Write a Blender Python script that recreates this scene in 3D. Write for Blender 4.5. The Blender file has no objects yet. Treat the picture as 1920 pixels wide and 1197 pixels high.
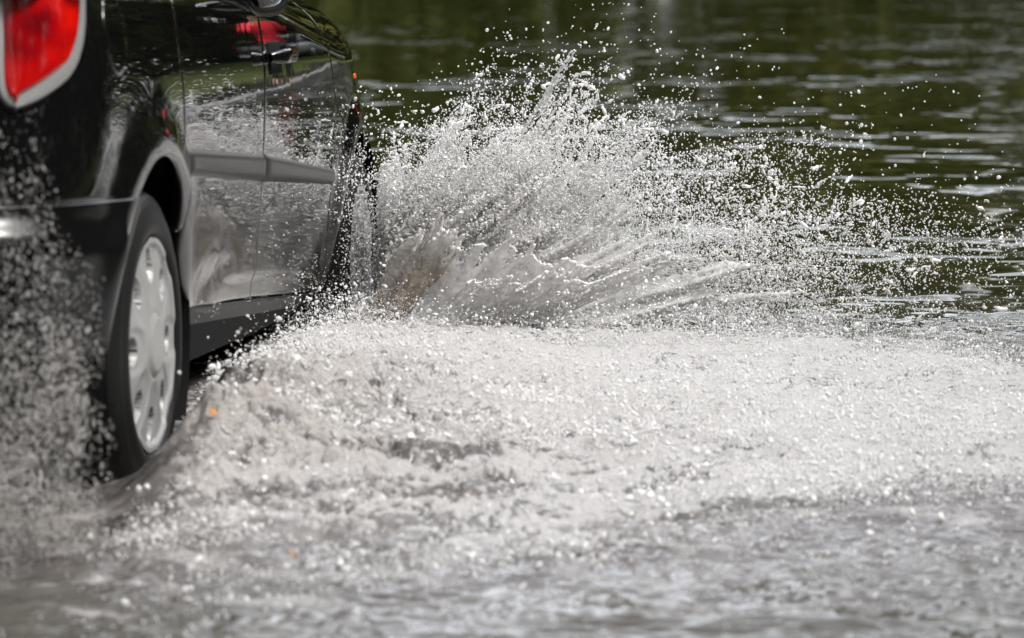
import bpy, bmesh, math, random
import numpy as np
from mathutils import Vector, Matrix

# ------------------------------------------------------------------ camera, world, sun, exposure
C = bpy.context.scene
COL = C.collection
PITCH = math.radians(2.5)                      # the car noses down into the dip
CAR_Z = -0.06
CARM = Matrix.Translation((0, 0, CAR_Z)) @ Matrix.Rotation(PITCH, 4, 'Y')
def cam_setup():
    pos = (-5.96559, 2.12258, 0.8399)          # forward, right, up from the rear axle
    yaw, pit, rol = -0.104434, 0.0794018, -0.0028859
    cy, sy, cp, sp = math.cos(yaw), math.sin(yaw), math.cos(pit), math.sin(pit)
    f = (cy*cp, sy*cp, -sp); r = (-sy, cy, 0); u = (cy*sp, sy*sp, cp)
    c, s = math.cos(rol), math.sin(rol)
    R = [c*r[i]-s*u[i] for i in range(3)]; U = [s*r[i]+c*u[i] for i in range(3)]
    fl = lambda v: Vector((v[0], -v[1], v[2]))
    m = Matrix.Identity(4)
    for i, v in enumerate((fl(R), fl(U), -fl(f), fl(pos))):
        for k in range(3): m[k][i] = v[k]
    d = bpy.data.cameras.new('camera'); o = bpy.data.objects.new('camera', d); COL.objects.link(o)
    o.matrix_world = CARM @ m
    d.sensor_width = 36; d.lens = 36*6000/1920; d.clip_start = 0.05; d.clip_end = 2000
    d.dof.use_dof = True; d.dof.focus_distance = 8.1; d.dof.aperture_fstop = 4.6
    C.camera = o
cam_setup()
SUN_EL, SUN_AZ = math.radians(50), math.radians(-118)   # azimuth from +X towards +Y; negative = car's right
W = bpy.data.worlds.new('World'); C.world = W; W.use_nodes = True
nt = W.node_tree; nt.nodes.clear()
sky = nt.nodes.new('ShaderNodeTexSky'); sky.sky_type = 'NISHITA'; sky.sun_disc = False
sky.sun_elevation = SUN_EL; sky.sun_rotation = math.pi/2 - SUN_AZ
sky.dust_density = 6; sky.air_density = 1.0; sky.ozone_density = 1.0
hs = nt.nodes.new('ShaderNodeHueSaturation'); hs.inputs['Saturation'].default_value = 0.22
bg = nt.nodes.new('ShaderNodeBackground'); bg.inputs['Strength'].default_value = 0.15
wo = nt.nodes.new('ShaderNodeOutputWorld')
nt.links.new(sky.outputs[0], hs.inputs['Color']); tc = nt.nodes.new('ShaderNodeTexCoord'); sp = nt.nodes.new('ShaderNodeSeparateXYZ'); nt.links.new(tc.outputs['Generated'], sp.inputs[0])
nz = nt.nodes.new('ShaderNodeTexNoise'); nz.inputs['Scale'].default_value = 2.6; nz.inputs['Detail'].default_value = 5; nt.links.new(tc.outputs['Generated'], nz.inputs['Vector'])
mr = nt.nodes.new('ShaderNodeMapRange'); mr.interpolation_type = 'SMOOTHSTEP'; nt.links.new(sp.outputs[0], mr.inputs[0])  # unseen sky ahead is brightened, an added boost to whiten the water glints
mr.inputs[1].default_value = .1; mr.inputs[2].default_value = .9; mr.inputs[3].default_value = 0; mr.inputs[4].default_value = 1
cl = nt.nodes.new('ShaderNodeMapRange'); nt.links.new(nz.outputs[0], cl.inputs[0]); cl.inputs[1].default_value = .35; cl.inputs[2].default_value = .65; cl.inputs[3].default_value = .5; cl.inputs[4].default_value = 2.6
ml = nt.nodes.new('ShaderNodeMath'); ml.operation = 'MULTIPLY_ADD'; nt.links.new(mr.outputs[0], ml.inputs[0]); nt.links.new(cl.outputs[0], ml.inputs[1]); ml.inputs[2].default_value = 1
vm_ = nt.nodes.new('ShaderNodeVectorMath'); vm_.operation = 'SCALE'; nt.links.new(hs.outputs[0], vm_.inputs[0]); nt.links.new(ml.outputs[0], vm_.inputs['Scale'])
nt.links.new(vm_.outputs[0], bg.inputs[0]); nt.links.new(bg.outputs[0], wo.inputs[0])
sl = bpy.data.lights.new('sun', 'SUN'); sl.energy = .9; sl.angle = math.radians(10); sl.color = (1, .97, .93)
so = bpy.data.objects.new('sun', sl); COL.objects.link(so)
so.rotation_euler = Vector((math.cos(SUN_EL)*math.cos(SUN_AZ), math.cos(SUN_EL)*math.sin(SUN_AZ), math.sin(SUN_EL))).to_track_quat('Z', 'Y').to_euler()
C.view_settings.view_transform = 'Standard'; C.view_settings.look = 'None'
C.view_settings.exposure = 1.02; C.view_settings.gamma = 1
C.render.engine = 'CYCLES'
cy = C.cycles; cy.max_bounces = 14; cy.transmission_bounces = 10; cy.diffuse_bounces = 7; cy.glossy_bounces = 6; cy.transparent_max_bounces = 12
cy.caustics_reflective = True; cy.caustics_refractive = True; cy.sample_clamp_indirect = 6; cy.blur_glossy = 0.3
cy.use_denoising = True

rng = np.random.default_rng(7); random.seed(7)

# ------------------------------------------------------------------ noise
_perm = np.random.default_rng(3).permutation(512)
_grad = np.random.default_rng(4).normal(size=(512, 3)); _grad /= np.linalg.norm(_grad, axis=1)[:, None]
def noise(p):                                   # gradient noise, p (N,3)
    p = np.asarray(p, float); i = np.floor(p).astype(int); f = p-i
    u = f*f*f*(f*(f*6-15)+10); out = np.zeros(len(p))
    for dx in (0, 1):
        for dy in (0, 1):
            for dz in (0, 1):
                h = _perm[(_perm[(_perm[(i[:, 0]+dx) & 511]+i[:, 1]+dy) & 511]+i[:, 2]+dz) & 511]
                g = _grad[h]
                d = g[:, 0]*(f[:, 0]-dx)+g[:, 1]*(f[:, 1]-dy)+g[:, 2]*(f[:, 2]-dz)
                w = (u[:, 0] if dx else 1-u[:, 0])*(u[:, 1] if dy else 1-u[:, 1])*(u[:, 2] if dz else 1-u[:, 2])
                out += w*d
    return out*1.6
def fbm(p, o=4, g=.5):
    a, s, t = 1., 0., 0.; p = np.array(p, float)
    for _ in range(o):
        s = s+a*noise(p); t += a; a *= g; p = p*2.03+17.3
    return s/t
def sstep(a, b, x):
    t = np.clip((x-a)/(b-a), 0, 1); return t*t*(3-2*t)

# ------------------------------------------------------------------ materials
def mat(name, col=(.5, .5, .5), rough=.5, metal=0., spec=.5, coat=0., trans=0., ior=1.45):
    m = bpy.data.materials.new(name); m.use_nodes = True
    b = m.node_tree.nodes['Principled BSDF']
    b.inputs['Base Color'].default_value = (*col, 1); b.inputs['Roughness'].default_value = rough
    b.inputs['Metallic'].default_value = metal; b.inputs['Specular IOR Level'].default_value = spec
    b.inputs['Coat Weight'].default_value = coat; b.inputs['Coat Roughness'].default_value = .02
    b.inputs['Transmission Weight'].default_value = trans; b.inputs['IOR'].default_value = ior
    return m
def N(m, t, **kw):
    n = m.node_tree.nodes.new(t)
    for k, v in kw.items():
        if k in n.inputs: n.inputs[k].default_value = v
        else: setattr(n, k, v)
    return n
def L(m, a, b): m.node_tree.links.new(a, b)
def P_(m): return m.node_tree.nodes['Principled BSDF']
def ramp(m, src, stops):
    r = N(m, 'ShaderNodeValToRGB'); e = r.color_ramp.elements
    while len(e) < len(stops): e.new(.5)
    for k, (p, c) in enumerate(stops):
        e[k].position = p; e[k].color = (c, c, c, 1) if not isinstance(c, tuple) else (*c, 1)
    L(m, src, r.inputs[0]); return r
def coord(m, scale=(1, 1, 1)):
    t = N(m, 'ShaderNodeTexCoord'); mp = N(m, 'ShaderNodeMapping'); mp.inputs['Scale'].default_value = scale
    L(m, t.outputs['Object'], mp.inputs[0]); return mp.outputs[0]

def paint_mat():
    m = mat('black_paint', (.0035, .0035, .004), .03, 0, .5, 1.0)
    b = P_(m); v = coord(m)
    n = N(m, 'ShaderNodeTexNoise', Scale=9., Detail=2.); L(m, v, n.inputs['Vector'])
    bp = N(m, 'ShaderNodeBump', Strength=.012, Distance=.02); L(m, n.outputs[0], bp.inputs['Height'])
    n2 = N(m, 'ShaderNodeTexNoise', Scale=140., Detail=3.); L(m, v, n2.inputs['Vector'])   # dirt film: more of it low down
    sx = N(m, 'ShaderNodeSeparateXYZ'); L(m, v, sx.inputs[0])
    n3 = N(m, 'ShaderNodeTexNoise', Scale=6., Detail=4.); L(m, v, n3.inputs['Vector'])
    ad = N(m, 'ShaderNodeMath', operation='MULTIPLY_ADD'); L(m, n3.outputs[0], ad.inputs[0]); ad.inputs[1].default_value = .25; L(m, sx.outputs[2], ad.inputs[2])
    r = ramp(m, ad.outputs[0], [(.40, .68), (.66, 0.0)])
    dr = N(m, 'ShaderNodeMath', operation='MULTIPLY'); L(m, r.outputs[0], dr.inputs[0]); L(m, ramp(m, n2.outputs[0], [(.3, .6), (.7, 1.)]).outputs[0], dr.inputs[1])
    mx = N(m, 'ShaderNodeMix', data_type='RGBA'); L(m, dr.outputs[0], mx.inputs['Factor'])
    mx.inputs[6].default_value = (.0035, .0035, .004, 1); mx.inputs[7].default_value = (.085, .075, .067, 1)
    L(m, mx.outputs[2], b.inputs['Base Color'])
    rr = N(m, 'ShaderNodeMath', operation='MULTIPLY_ADD'); L(m, dr.outputs[0], rr.inputs[0]); rr.inputs[1].default_value = .3; rr.inputs[2].default_value = .03
    L(m, rr.outputs[0], b.inputs['Roughness'])
    cr = N(m, 'ShaderNodeMath', operation='MULTIPLY_ADD'); L(m, dr.outputs[0], cr.inputs[0]); cr.inputs[1].default_value = .35; cr.inputs[2].default_value = .02
    L(m, cr.outputs[0], b.inputs['Coat Roughness'])
    L(m, bp.outputs[0], b.inputs['Normal']); L(m, bp.outputs[0], b.inputs['Coat Normal'])
    return m
M = {}
M['paint'] = paint_mat()
M['trim'] = mat('dark_trim', (.03, .029, .028), .32)
M['sillp'] = mat('sill_plastic', (.010, .0095, .009), .38, spec=.35)
M['bumper'] = mat('bumper_plastic', (.004, .004, .0042), .16, spec=.3)
M['black'] = mat('black_void', (.004, .004, .004), .7, spec=.2)
M['rubber'] = mat('tyre_rubber', (.006, .006, .006), .45, spec=.35)
M['cap'] = mat('hubcap_silver', (.33, .33, .325), .36, .3)
M['glass'] = mat('window_glass', (.01, .012, .012), .02, 0, .5)
M['chrome'] = mat('lamp_chrome', (.46, .45, .43), .28, .5)
M['lamp_in'] = mat('lamp_inner', (.35, .01, .012), .25)
M['lamp_dark'] = mat('lamp_cavity', (.10, .0, .006), .2)
M['lens'] = mat('red_lens', (.9, .012, .010), .03, 0, .5, 0, .85, 1.49)
M['bulb'] = mat('reflector_red', (.95, .05, .02), .15, .3)
M['amber'] = mat('amber_lens', (.5, .09, .006), .1)
M['clear'] = mat('clear_lens', (.85, .88, .88), .03, 0, .5, 0, .8, 1.45)

# ------------------------------------------------------------------ object helpers
def tag(o, label=None, cat=None, group=None, kind=None):
    for k, v in (('label', label), ('category', cat), ('group', group), ('kind', kind)):
        if v: o[k] = v
    return o
def mesh_obj(name, v, f, m, parent=None, smooth=True):
    me = bpy.data.meshes.new(name); me.from_pydata([tuple(x) for x in v], [], [tuple(int(i) for i in q) for q in f]); me.update()
    for k in (m if isinstance(m, (list, tuple)) else [m]): me.materials.append(k)
    if smooth: me.polygons.foreach_set('use_smooth', [True]*len(me.polygons))
    o = bpy.data.objects.new(name, me); COL.objects.link(o)
    if parent: o.parent = parent
    return o
def grid_obj(name, v, nu, nv, m, smooth=True):
    """a big quad grid straight from numpy, v (nu*nv,3), rows of nv"""
    a = (np.arange(nu-1)[:, None]*nv+np.arange(nv-1)[None]).ravel()
    q = np.stack([a, a+nv, a+nv+1, a+1], 1).astype(np.int32)
    me = bpy.data.meshes.new(name); me.vertices.add(len(v)); me.vertices.foreach_set('co', np.asarray(v, np.float32).ravel())
    me.loops.add(q.size); me.loops.foreach_set('vertex_index', q.ravel())
    me.polygons.add(len(q)); me.polygons.foreach_set('loop_start', np.arange(0, q.size, 4, dtype=np.int32))
    me.polygons.foreach_set('use_smooth', np.ones(len(q), bool)); me.materials.append(m); me.update(calc_edges=True)
    o = bpy.data.objects.new(name, me); COL.objects.link(o); return o
class MB:
    def __init__(s): s.v, s.f = [], []
    def add(s, v, f):
        n = len(s.v); s.v += [tuple(x) for x in v]; s.f += [tuple(i+n for i in q) for q in f]; return s
    def grid(s, g, flip=False, closeu=False, closev=False):
        g = np.asarray(g); nu, nv = g.shape[:2]; f = []
        for i in range(nu if closeu else nu-1):
            for j in range(nv if closev else nv-1):
                a, b, c, d = i*nv+j, ((i+1) % nu)*nv+j, ((i+1) % nu)*nv+(j+1) % nv, i*nv+(j+1) % nv
                f.append((a, d, c, b) if flip else (a, b, c, d))
        return s.add(g.reshape(-1, 3), f)
    def box(s, c, h, rot=None):
        v = [Vector(((i & 1)*2-1, (i >> 1 & 1)*2-1, (i >> 2)*2-1)) for i in range(8)]
        v = [Vector((a.x*h[0], a.y*h[1], a.z*h[2])) for a in v]
        if rot is not None: v = [rot @ a for a in v]
        return s.add([Vector(c)+a for a in v], [(0, 2, 3, 1), (4, 5, 7, 6), (0, 1, 5, 4), (2, 6, 7, 3), (0, 4, 6, 2), (1, 3, 7, 5)])
    def tube(s, pts, rad, n=8):
        pts = [Vector(p) for p in pts]; rad = rad if hasattr(rad, '__len__') else [rad]*len(pts); g = []
        for i, p in enumerate(pts):
            t = (pts[min(i+1, len(pts)-1)]-pts[max(i-1, 0)]).normalized()
            a = t.orthogonal().normalized() if i == 0 else (a - t*a.dot(t)).normalized()
            b = t.cross(a)
            g.append([p+(a*math.cos(k*2*math.pi/n)+b*math.sin(k*2*math.pi/n))*rad[i] for k in range(n)])
        m0 = len(s.v); s.grid(g, closev=True)
        s.f.append(tuple(m0+k for k in range(n))); s.f.append(tuple(m0+(len(pts)-1)*n+k for k in reversed(range(n))))
        return s
    def build(s, name, m, parent=None, smooth=True): return mesh_obj(name, s.v, s.f, m, parent, smooth)

# ------------------------------------------------------------------ car skin: S(q, z); q = distance along the flank in plan (q = X on the straight side)
#BEGIN_SKIN
XR, XC, XF, XD = -.72, -.30, 3.48, 2.30
def _plan():
    t = np.linspace(0, 1, 400); nr, nf = 3.0, 3.0
    th = t*np.pi/2
    xr = XC-(XC-XR)*np.cos(th)**(2/nr); yr = np.sin(th)**(2/nr)
    xf = XD+(XF-XD)*np.sin(th)**(2/nf); yf = np.cos(th)**(2/nf)
    x = np.r_[xr, xf]; y = np.r_[yr, yf]
    s = np.r_[0, np.cumsum(np.hypot(np.diff(x), np.diff(y*.82)))]
    return s-s[399]+XC, x, y
PQ, PX, PY = _plan()
_wz = np.array([.10, .18, .25, .35, .45, .55, .65, .75, .85, .92, .97, 1.02, 1.1])
_ww = np.array([.715, .74, .762, .784, .800, .812, .820, .822, .816, .807, .797, .783, .75])
_hx = np.array([-1., 1.0, 1.6, 2.1, 2.65, 2.9, 3.1, 3.3, 3.48]); _hh = np.array([1.0, 1.0, 1.01, 1.03, 1.015, .95, .86, .76, .68])
def smooth_interp(x, a, b):
    h = .03; return (np.interp(x-h, a, b)+np.interp(x, a, b)*2+np.interp(x+h, a, b))/4
def Hx(x): return (np.interp(x-.12, _hx, _hh)+np.interp(x-.06, _hx, _hh)+np.interp(x, _hx, _hh)+np.interp(x+.06, _hx, _hh)+np.interp(x+.12, _hx, _hh))/5
def ss_(a, b, x):
    t = np.clip((x-a)/(b-a), 0, 1); return t*t*(3-2*t)
WH = ((0., .31), (2.617, .31))
def skin(q, z):
    q = np.asarray(q, float); z = np.asarray(z, float)
    x = np.interp(q, PQ, PX); yr = np.interp(q, PQ, PY)
    w = (smooth_interp(z, _wz, _ww)+smooth_interp(z-.03, _wz, _ww)+smooth_interp(z+.03, _wz, _ww))/3
    w = w*(1-np.where(x < 1.2, .009, .022)*((np.maximum(x, -.36)-1.2)/1.4)**2)
    for cx, cz in WH:
        r = np.hypot(x-cx, z-cz); w = w+.022*np.exp(-(np.maximum(r-.37, 0)/.06)**2)*ss_(.28, .36, r)*ss_(.2, .3, z)
    y = yr*w
    H = Hx(x); rr = .05+.13*ss_(1.2, 2.4, x)
    t = np.clip((z-(H-rr))/rr, 0, 1); y = y-np.minimum(rr, .16)*(1-np.sqrt(np.maximum(1-t*t, 0)))*yr
    rear = np.clip((XC-x)/(XC-XR), 0, 1)
    x = x+rear*(.06*np.maximum(z-.62, 0)-.10*np.maximum(.42-z, 0)**1.5*-1)
    fr = np.clip((x-XD)/(XF-XD), 0, 1); x = x-fr**2*.25*np.maximum(z-.55, 0)
    return np.stack([x, y, z+0*x], -1)
def skin_n(q, z):
    e = 2e-3
    a = skin(q+e, z)-skin(q-e, z); b = skin(q, z+e)-skin(q, z-e)
    n = np.cross(b, a); n /= np.linalg.norm(n, axis=-1, keepdims=True)+1e-12
    return n   # points outwards (y right positive)
def resample(c, n):
    c = np.asarray(c, float); s = np.r_[0, np.cumsum(np.hypot(*np.diff(c, axis=0).T))]; s /= s[-1]
    t = np.linspace(0, 1, n); return np.stack([np.interp(t, s, c[:, 0]), np.interp(t, s, c[:, 1])], 1)
def spl(c, n=40):
    """smooth curve through points"""
    c = np.asarray(c, float); p = np.vstack([2*c[0]-c[1], c, 2*c[-1]-c[-2]]); out = []
    for i in range(1, len(p)-2):
        for t in np.linspace(0, 1, n, endpoint=False):
            out.append(.5*((2*p[i])+(p[i+1]-p[i-1])*t+(2*p[i-1]-5*p[i]+4*p[i+1]-p[i+2])*t*t+(3*p[i]-p[i-1]-3*p[i+1]+p[i+2])*t**3))
    out.append(p[-2]); return np.array(out)
def coons(top, bot, left, right, nu, nv):
    """curves: top/bot run left->right, left/right run bottom->top"""
    T, B = resample(top, nu), resample(bot, nu); Lf, R = resample(left, nv), resample(right, nv)
    u = np.linspace(0, 1, nu)[:, None, None]; v = np.linspace(0, 1, nv)[None, :, None]
    g = (1-v)*B[:, None]+v*T[:, None]+(1-u)*Lf[None]+u*R[None]
    return g-((1-u)*(1-v)*B[0]+u*(1-v)*B[-1]+(1-u)*v*T[0]+u*v*T[-1])
ARC = lambda c, r, a0, a1, n=40: [(c[0]+r*math.cos(math.radians(a)), c[1]+r*math.sin(math.radians(a))) for a in np.linspace(a0, a1, n)]
DOOR_R = spl([(.48, .340), (.39, .352), (.326, .387), (.286, .438), (.262, .481), (.246, .546), (.248, .60), (.256, .66), (.266, .729), (.262, .80), (.255, .87), (.27, .985)])   # rear edge of rear door, bottom to top
BGAP = spl([(1.217, .31), (1.142, .445), (1.12, .565), (1.115, .65), (1.125, .75), (1.142, .83), (1.145, .912), (1.15, .985)])
FGAP = spl([(2.225, .253), (2.185, .387), (2.176, .539), (2.182, .66), (2.175, .75), (2.14, .83), (2.092, .90), (2.06, 1.0)])
ARCH = spl([(-.205, .582), (-.135, .633), (-.074, .659), (.009, .668), (.087, .656), (.155, .622), (.202, .579), (.228, .535), (.238, .51)], 10)
#END_SKIN

def flipy(a):
    a = np.array(a, float); a[..., 1] *= -1; return a
def panel(name, g, off, m, parent, side=1, edge=.006, depth=.016, disp=None, nsub=None):
    """g (nu,nv,2) of (q,z) -> an outward panel with rolled-in edges"""
    q, z = g[..., 0], g[..., 1]; n = skin_n(q, z); p = skin(q, z)+n*off
    if disp is not None: p = p+n*disp(q, z)[..., None]
    def ring(a, d, s):                            # extend the grid by a border pulled in
        b = np.zeros((a.shape[0]+2, a.shape[1]+2, 3)); b[1:-1, 1:-1] = a
        nb = np.zeros_like(b); nb[1:-1, 1:-1] = s
        for arr in (b, nb):
            arr[0, 1:-1] = arr[1, 1:-1]; arr[-1, 1:-1] = arr[-2, 1:-1]; arr[:, 0] = arr[:, 1]; arr[:, -1] = arr[:, -2]
        k = np.ones(b.shape[:2], bool); k[1:-1, 1:-1] = False
        ctr = b[2:-2, 2:-2].reshape(-1, 3).mean(0)
        out = b.copy()
        # direction outward in the grid sense
        o = np.zeros_like(b)
        o[0, :] += b[1, :]-b[2, :]; o[-1, :] += b[-2, :]-b[-3, :]; o[:, 0] += b[:, 1]-b[:, 2]; o[:, -1] += b[:, -2]-b[:, -3]
        ln = np.linalg.norm(o, axis=-1, keepdims=True)+1e-9
        out[k] = (b+o/ln*d[0]-nb*d[1])[k]
        return out, nb
    a, s = ring(p, (edge*.35, edge*.12), n); a, s = ring(a, (edge*.5, edge*.45), s); a, s = ring(a, (edge*.15, edge*.6), s); a, s = ring(a, (-.001, depth), s)
    a = flipy(a) if side > 0 else a
    mb = MB().grid(a, flip=(side < 0))
    return mb.build(name, m, parent)

car = bpy.data.objects.new('car', None); COL.objects.link(car); car.matrix_world = CARM
tag(car, 'black hatchback driving away through deep water, seen from its rear right corner', 'car')
S = {1: 'right', -1: 'left'}
def both(fn):
    for s in (1, -1): fn(s)

def build_shell():
    """the dark body under the panels, plus quarters, fenders and sills in paint"""
    mb = MB()
    qs = np.r_[np.linspace(PQ[0], XC, 30), np.linspace(XC, XD, 110)[1:], np.linspace(XD, PQ[-1], 50)[1:]]
    zs = np.linspace(.2, .985, 56)
    G = np.stack(np.meshgrid(qs, zs, indexing='ij'), -1)
    zc = np.minimum(G[..., 1], Hx(np.interp(G[..., 0], PQ, PX))-.02)
    p = skin(G[..., 0], zc)-skin_n(G[..., 0], zc)*.02
    idx = np.arange(p.shape[0]*p.shape[1]).reshape(p.shape[:2])
    for s in (1, -1):
        f = []
        for i in range(len(qs)-1):
            for j in range(len(zs)-1):
                c = p[i:i+2, j:j+2].reshape(-1, 3).mean(0)
                if any(math.hypot(c[0]-a, c[2]-b) < .385 and c[1] > .4 for a, b in WH): continue
                a, b, c_, d = idx[i, j], idx[i+1, j], idx[i+1, j+1], idx[i, j+1]
                f.append((a, b, c_, d) if s > 0 else (a, d, c_, b))
        mb.add((flipy(p) if s > 0 else p).reshape(-1, 3), f)
    g = [[(x, y, .2) for y in (-.6, 0, .6)] for x in np.linspace(-.6, 3.2, 8)]       # floor pan
    mb.grid(g)
    return mb.build('body', M['black'], car)
body = build_shell()

def quarter(s):
    lft = [(-.637, .598), (-.637, .985)]
    bot = np.vstack([[(-.637, .598), (-.40, .597), (-.215, .592)], ARCH[1:]])          # bumper line, then over the arch
    right = resample([p for p in DOOR_R if p[1] > .512], 60)-np.array([.005, 0])
    right[0] = bot[-1]
    panel('rear_quarter_panel', coons([(-.637, .985), tuple(right[-1])], bot, lft, right, 110, 44), 0, M['paint'], car, s)
both(quarter)
def rear_corner(s):                               # painted skin under and around the tail lamp
    g = coons([(PQ[0]+.02, .985), (-.643, .985)], [(PQ[0]+.02, .598), (-.643, .598)], [(PQ[0]+.02, .598), (PQ[0]+.02, .985)], [(-.643, .598), (-.643, .985)], 70, 30)
    panel('tailgate', g, 0, M['paint'], car, s, edge=.003)
both(rear_corner)
def dent(q, z):
    d = -.011*np.exp(-((q-.80)/.10)**2-((z-.40)/.035)**2)-.012*np.exp(-((q-.62)/.09)**2-((z-.375)/.05)**2)+.006*np.exp(-((q-.70)/.05)**2-((z-.44)/.03)**2)
    crease = -.007*ss_(.012, -.012, z-(.415-.05*q))*ss_(.72, .95, q)                 # swage line low on the doors
    return d+crease
def crease2(q, z): return -.007*ss_(.012, -.012, z-(.415-.05*q))
def rear_door(s):
    Lf = DOOR_R; R = BGAP-np.array([.0035, 0])
    g = coons([tuple(Lf[-1]), tuple(R[-1])], [tuple(Lf[0]), tuple(R[0])], Lf, R, 80, 70)
    d = panel('rear_door', g, 0, M['paint'], car, s, disp=dent)
    if s > 0: d['label'] = 'rear door with a dented lower corner'
    trim(d, [(.269, .671), (1.110, .636)], [(.255, .621), (1.115, .577)], s)
def trim(door, top, bot, s):
    g = coons(top, bot, [bot[0], top[0]], [bot[1], top[1]], 60, 14)
    v = np.linspace(-1, 1, 14)[None]; u = np.linspace(-1, 1, 60)[:, None]
    prof = .012*(1-np.abs(v)**4)*(1-np.abs(u)**40)
    panel('side_moulding', g, .002, M['trim'], door, s, disp=lambda q, z: prof, edge=.003)
def front_door(s):
    Lf = BGAP+np.array([.0035, 0]); R = FGAP-np.array([.0035, 0])
    g = coons([tuple(Lf[-1]), tuple(R[-1])], [tuple(Lf[0]), tuple(R[0])], Lf, R, 80, 70)
    d = panel('front_door', g, 0, M['paint'], car, s, disp=crease2)
    trim(d, [(1.124, .636), (2.163, .570)], [(1.128, .577), (2.166, .532)], s)
    # pull handle with a recessed cup behind it
    q = np.linspace(1.19, 1.385, 14); z0 = np.interp(q, [1.19, 1.385], [.852, .858])
    pts = skin(q, z0); nn = skin_n(q, z0); t = np.linspace(-1, 1, 14)
    outw = .034*(1-np.abs(t)**6)+.004
    ctr = pts+nn*outw[:, None]
    gr = []
    for k in range(14):
        ring = []
        for a in np.linspace(0, 2*np.pi, 14, endpoint=False):
            ring.append(ctr[k]+nn[k]*.009*np.sign(np.cos(a))*abs(np.cos(a))**.6+np.array([0, 0, 1])*.017*np.sign(np.sin(a))*abs(np.sin(a))**.6*(1-.4*abs(t[k])**6))
        gr.append(ring)
    gr = np.array(gr); mb = MB().grid(flipy(gr) if s > 0 else gr, closev=True, flip=(s > 0))
    h = mb.build('handle', M['paint'], d)
    qq = np.linspace(1.17, 1.33, 10); g2 = coons([(1.21, .886), (1.35, .89)], [(1.21, .818), (1.35, .822)], [(1.21, .818), (1.21, .886)], [(1.35, .822), (1.35, .89)], 14, 14)
    cu = np.linspace(-1, 1, 14); cup = .0025-.0*cu[:, None]*cu[None]
    panel('handle_cup', g2, .001, M['black'], h, s, disp=lambda a, b: cup, edge=.004, depth=.004)
both(rear_door); both(front_door)
def fender(s):
    Lf = np.array([p for p in FGAP if p[1] > .49]); Lf = Lf+np.array([.0035, 0])
    # lower edge: from door gap down the arch rear, over the arch, to the front bumper
    arc = ARC(WH[1], .352, 166, 40)
    bot = np.array([(2.06, .30)]+[(2.245, .33)]+arc+[(3.0, .50)])
    low = np.vstack([FGAP+np.array([.0035, 0])])
    top = [(x, Hx(np.interp(x, PQ, PX))-.004) for x in np.linspace(low[-1][0], 3.05, 30)]
    top[0] = (low[-1][0], top[0][1]); low = low[low[:, 1] < top[0][1]]; low = np.vstack([low, [top[0]]])
    right = [(3.0, .50), (3.05, top[-1][1])]
    bot[0] = low[0]
    panel('front_fender', coons(top, bot, low, right, 110, 50), 0, M['paint'], car, s)
both(fender)
def front_end(s):
    q1 = PQ[-1]-.004
    xs = np.linspace(3.058, q1, 40); top = [(x, Hx(np.interp(x, PQ, PX))-.004) for x in xs]
    panel('front_bumper', coons(top, [(3.0, .22), (q1, .22)], [(2.98, .22), (3.005, .5), tuple(top[0])], [(q1, .22), tuple(top[-1])], 50, 40), 0, M['paint'], car, s)
    # headlamp wrapped round the fender corner
    g = coons([(2.88, .815), (3.08, .80), (3.4, .69)], [(2.92, .72), (3.1, .67), (3.4, .60)], [(2.92, .72), (2.88, .815)], [(3.4, .60), (3.4, .69)], 24, 12)
    panel('headlight', g, .004, M['clear'], car, s, edge=.005)
    g = coons([(2.60, .811), (2.625, .811)], [(2.60, .803), (2.625, .803)], [(2.60, .803), (2.60, .811)], [(2.625, .803), (2.625, .811)], 8, 6)
    panel('side_indicator', g, .004, M['amber'], car, s, edge=.004)
both(front_end)
def sill(s):
    g = coons([(.45, .333), (.55, .330), (2.16, .244), (2.25, .244)], [(.44, .20), (2.26, .13)], [(.44, .20), (.45, .333)], [(2.26, .13), (2.25, .244)], 60, 18)
    v = np.linspace(0, 1, 18)[None]; prof = -.006-.05*(1-v)-.02*ss_(.55, .35, v)+0*np.linspace(0, 1, 60)[:, None]
    panel('sill', g, 0, M['sillp'], car, s, disp=lambda q, z: prof)
both(sill)
def bumper(s):
    arc = ARC(WH[0], .372, 131, 188)
    zt = .592
    Rr = np.array(arc[::-1]); Rr = Rr[Rr[:, 1] < zt]; Rr = np.vstack([Rr, [(-.243, zt)]])
    q0 = PQ[0]+.004
    g = coons([(q0, zt), (-.42, zt), tuple(Rr[-1])], [(q0, .22), tuple(Rr[0])], [(q0, .22), (q0, zt)], Rr, 110, 60)
    def disp(q, z):
        k = 1-ss_(-.60, -.50, q)                      # the step shelf fades out at the corner
        shelf = .020*k*ss_(zt, zt-.055, z)
        return .004+shelf+.012*ss_(.57, .5, z)-.03*ss_(.36, .24, z)
    panel('rear_bumper', g, 0, M['bumper'], car, s, disp=disp)
    a = np.array(ARC(WH[0], .352, 131, 178)); b = np.array(ARC(WH[0], .376, 131, 178))
    g = np.stack([a, .5*a+.5*b, b], 0)
    o = panel('arch_lip', g, .012, M['trim'], car, s, edge=.003)
both(bumper)
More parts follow.
